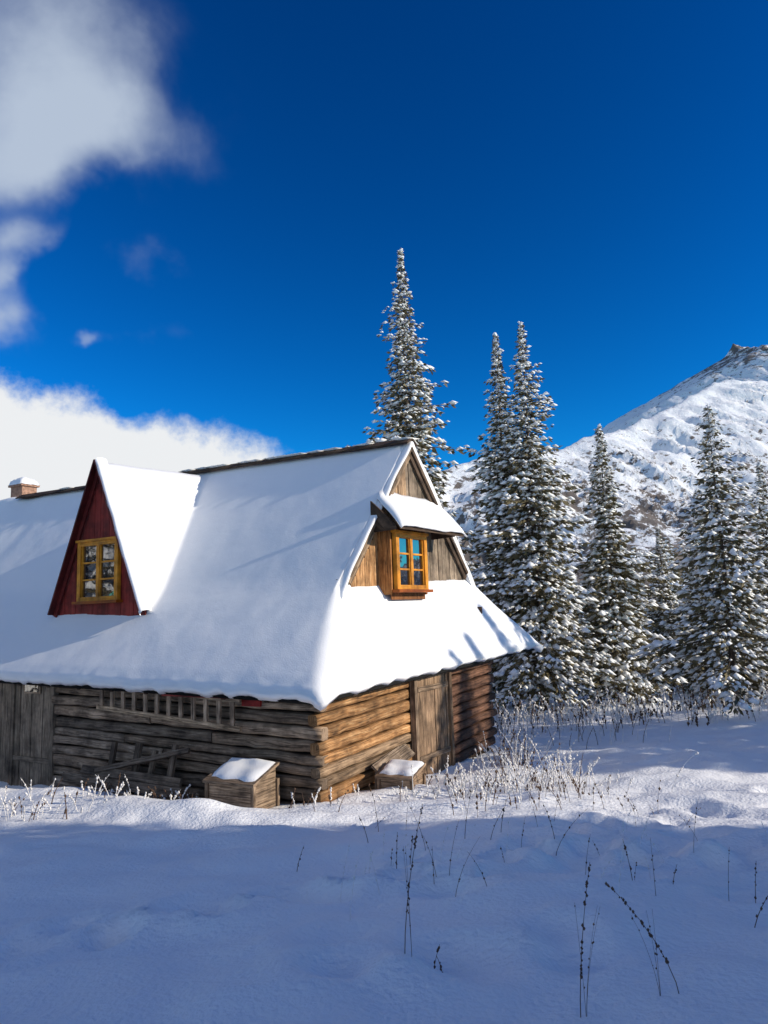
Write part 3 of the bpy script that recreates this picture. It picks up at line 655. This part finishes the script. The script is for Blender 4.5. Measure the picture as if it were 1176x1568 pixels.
def blob(azd,eld,rh,rv,g):
    a=math.radians(azd);e=math.radians(eld);c=(math.sin(a)*math.cos(e),math.cos(a)*math.cos(e),math.sin(e))
    v1=N(nt,'ShaderNodeVectorMath',operation='SUBTRACT');L.new(dw,v1.inputs[0]);v1.inputs[1].default_value=c
    v2=N(nt,'ShaderNodeVectorMath',operation='MULTIPLY');L.new(v1.outputs[0],v2.inputs[0]);v2.inputs[1].default_value=(1/rh,1/rv,1/rv)
    v3=N(nt,'ShaderNodeVectorMath',operation='DOT_PRODUCT');L.new(v2.outputs[0],v3.inputs[0]);L.new(v2.outputs[0],v3.inputs[1])
    q=mth('MULTIPLY',v3.outputs['Value'],-1.0);q=mth('EXPONENT',q);return mth('MULTIPLY',q,g)
tot=None
for q in ((-27,38,.11,.12,.92),(-23.5,34.5,.06,.06,.55),(-28.5,31.5,.08,.05,.7),(-27.5,26,.07,.028,.78),(-29.5,20.3,.05,.036,.88),(-23.5,19.5,.03,.011,.55),(-28.5,23.3,.06,.02,.65),(-19,25.5,.07,.02,.3),(-16,34,.09,.05,.30),(-20,21,.08,.02,.3)):
    b_=blob(*q);tot=b_ if tot is None else mth('ADD',tot,b_)
soft=mth('MULTIPLY_ADD',cn.outputs[0],1.0,mth('MULTIPLY_ADD',tot,1.0,-.62))
def smooth(x):
    q=N(nt,'ShaderNodeMapRange');q.interpolation_type='SMOOTHSTEP';L.new(x,q.inputs[0]);return q.outputs[0]
soft=mth('MULTIPLY',smooth(soft),mth('MULTIPLY',tot,2.2,None,True));soft=mth('MULTIPLY',soft,.9)
bx_=mth('MULTIPLY_ADD',sx.outputs[0],1/.68,.6/.68);bx_=mth('MULTIPLY',bx_,bx_);bz=mth('MULTIPLY',sx.outputs[2],1/.3);bz=mth('MULTIPLY',bz,bz)
rr=mth('SQRT',mth('ADD',bx_,bz));bk=mth('SUBTRACT',1.0,rr);bk=mth('MULTIPLY_ADD',cn2.outputs[0],.30,mth('ADD',bk,-.13));bk=mth('MULTIPLY',bk,9,None,True)
bk=smooth(bk);front=mth('GREATER_THAN',sx.outputs[1],0.0);bk=mth('MULTIPLY',bk,front)
be=mth('MULTIPLY_ADD',sx.outputs[1],-1.6,-.1);be=mth('MULTIPLY_ADD',cn.outputs[0],.6,mth('ADD',be,-.3));be=mth('MULTIPLY',be,1.0,None,True);be=mth('MULTIPLY',be,mth('LESS_THAN',sx.outputs[1],0.0));be=mth('MULTIPLY',be,.62)  # unseen cloud deck added behind the camera to brighten shaded snow and walls
al=mth('MAXIMUM',mth('MAXIMUM',soft,bk),be)
cr=ramp(nt,[(.0,(.54,.63,.76)),(1.0,(.90,.92,.94))]);L.new(bk,cr.inputs[0])
bc=N(nt,'ShaderNodeBackground');bc.inputs[1].default_value=.94;L.new(cr.outputs[0],bc.inputs[0])
mxs=N(nt,'ShaderNodeMixShader');L.new(al,mxs.inputs[0]);L.new(bg.outputs[0],mxs.inputs[1]);L.new(bc.outputs[0],mxs.inputs[2])
out=N(nt,'ShaderNodeOutputWorld');L.new(mxs.outputs[0],out.inputs[0])
# ------------------------------------------------------------------ camera
th=math.radians(7.77);ph=math.radians(2.0)
F_=Vector((0,math.cos(th),math.sin(th)));U_=Vector((0,-math.sin(th),math.cos(th)));X_=Vector((1,0,0))
R_=X_*math.cos(ph)-U_*math.sin(ph);UU=X_*math.sin(ph)+U_*math.cos(ph)
cd=bpy.data.cameras.new('camera');cd.sensor_fit='VERTICAL';cd.sensor_height=36;cd.lens=1100/1568*36;cd.clip_end=6000;cd.clip_start=.05
co=bpy.data.objects.new('camera',cd);co.matrix_world=Matrix(((R_.x,UU.x,-F_.x,0),(R_.y,UU.y,-F_.y,0),(R_.z,UU.z,-F_.z,3.0),(0,0,0,1)));COL.objects.link(co);scene.camera=co
scene.view_settings.view_transform='Standard';scene.view_settings.look='None';scene.view_settings.exposure=0
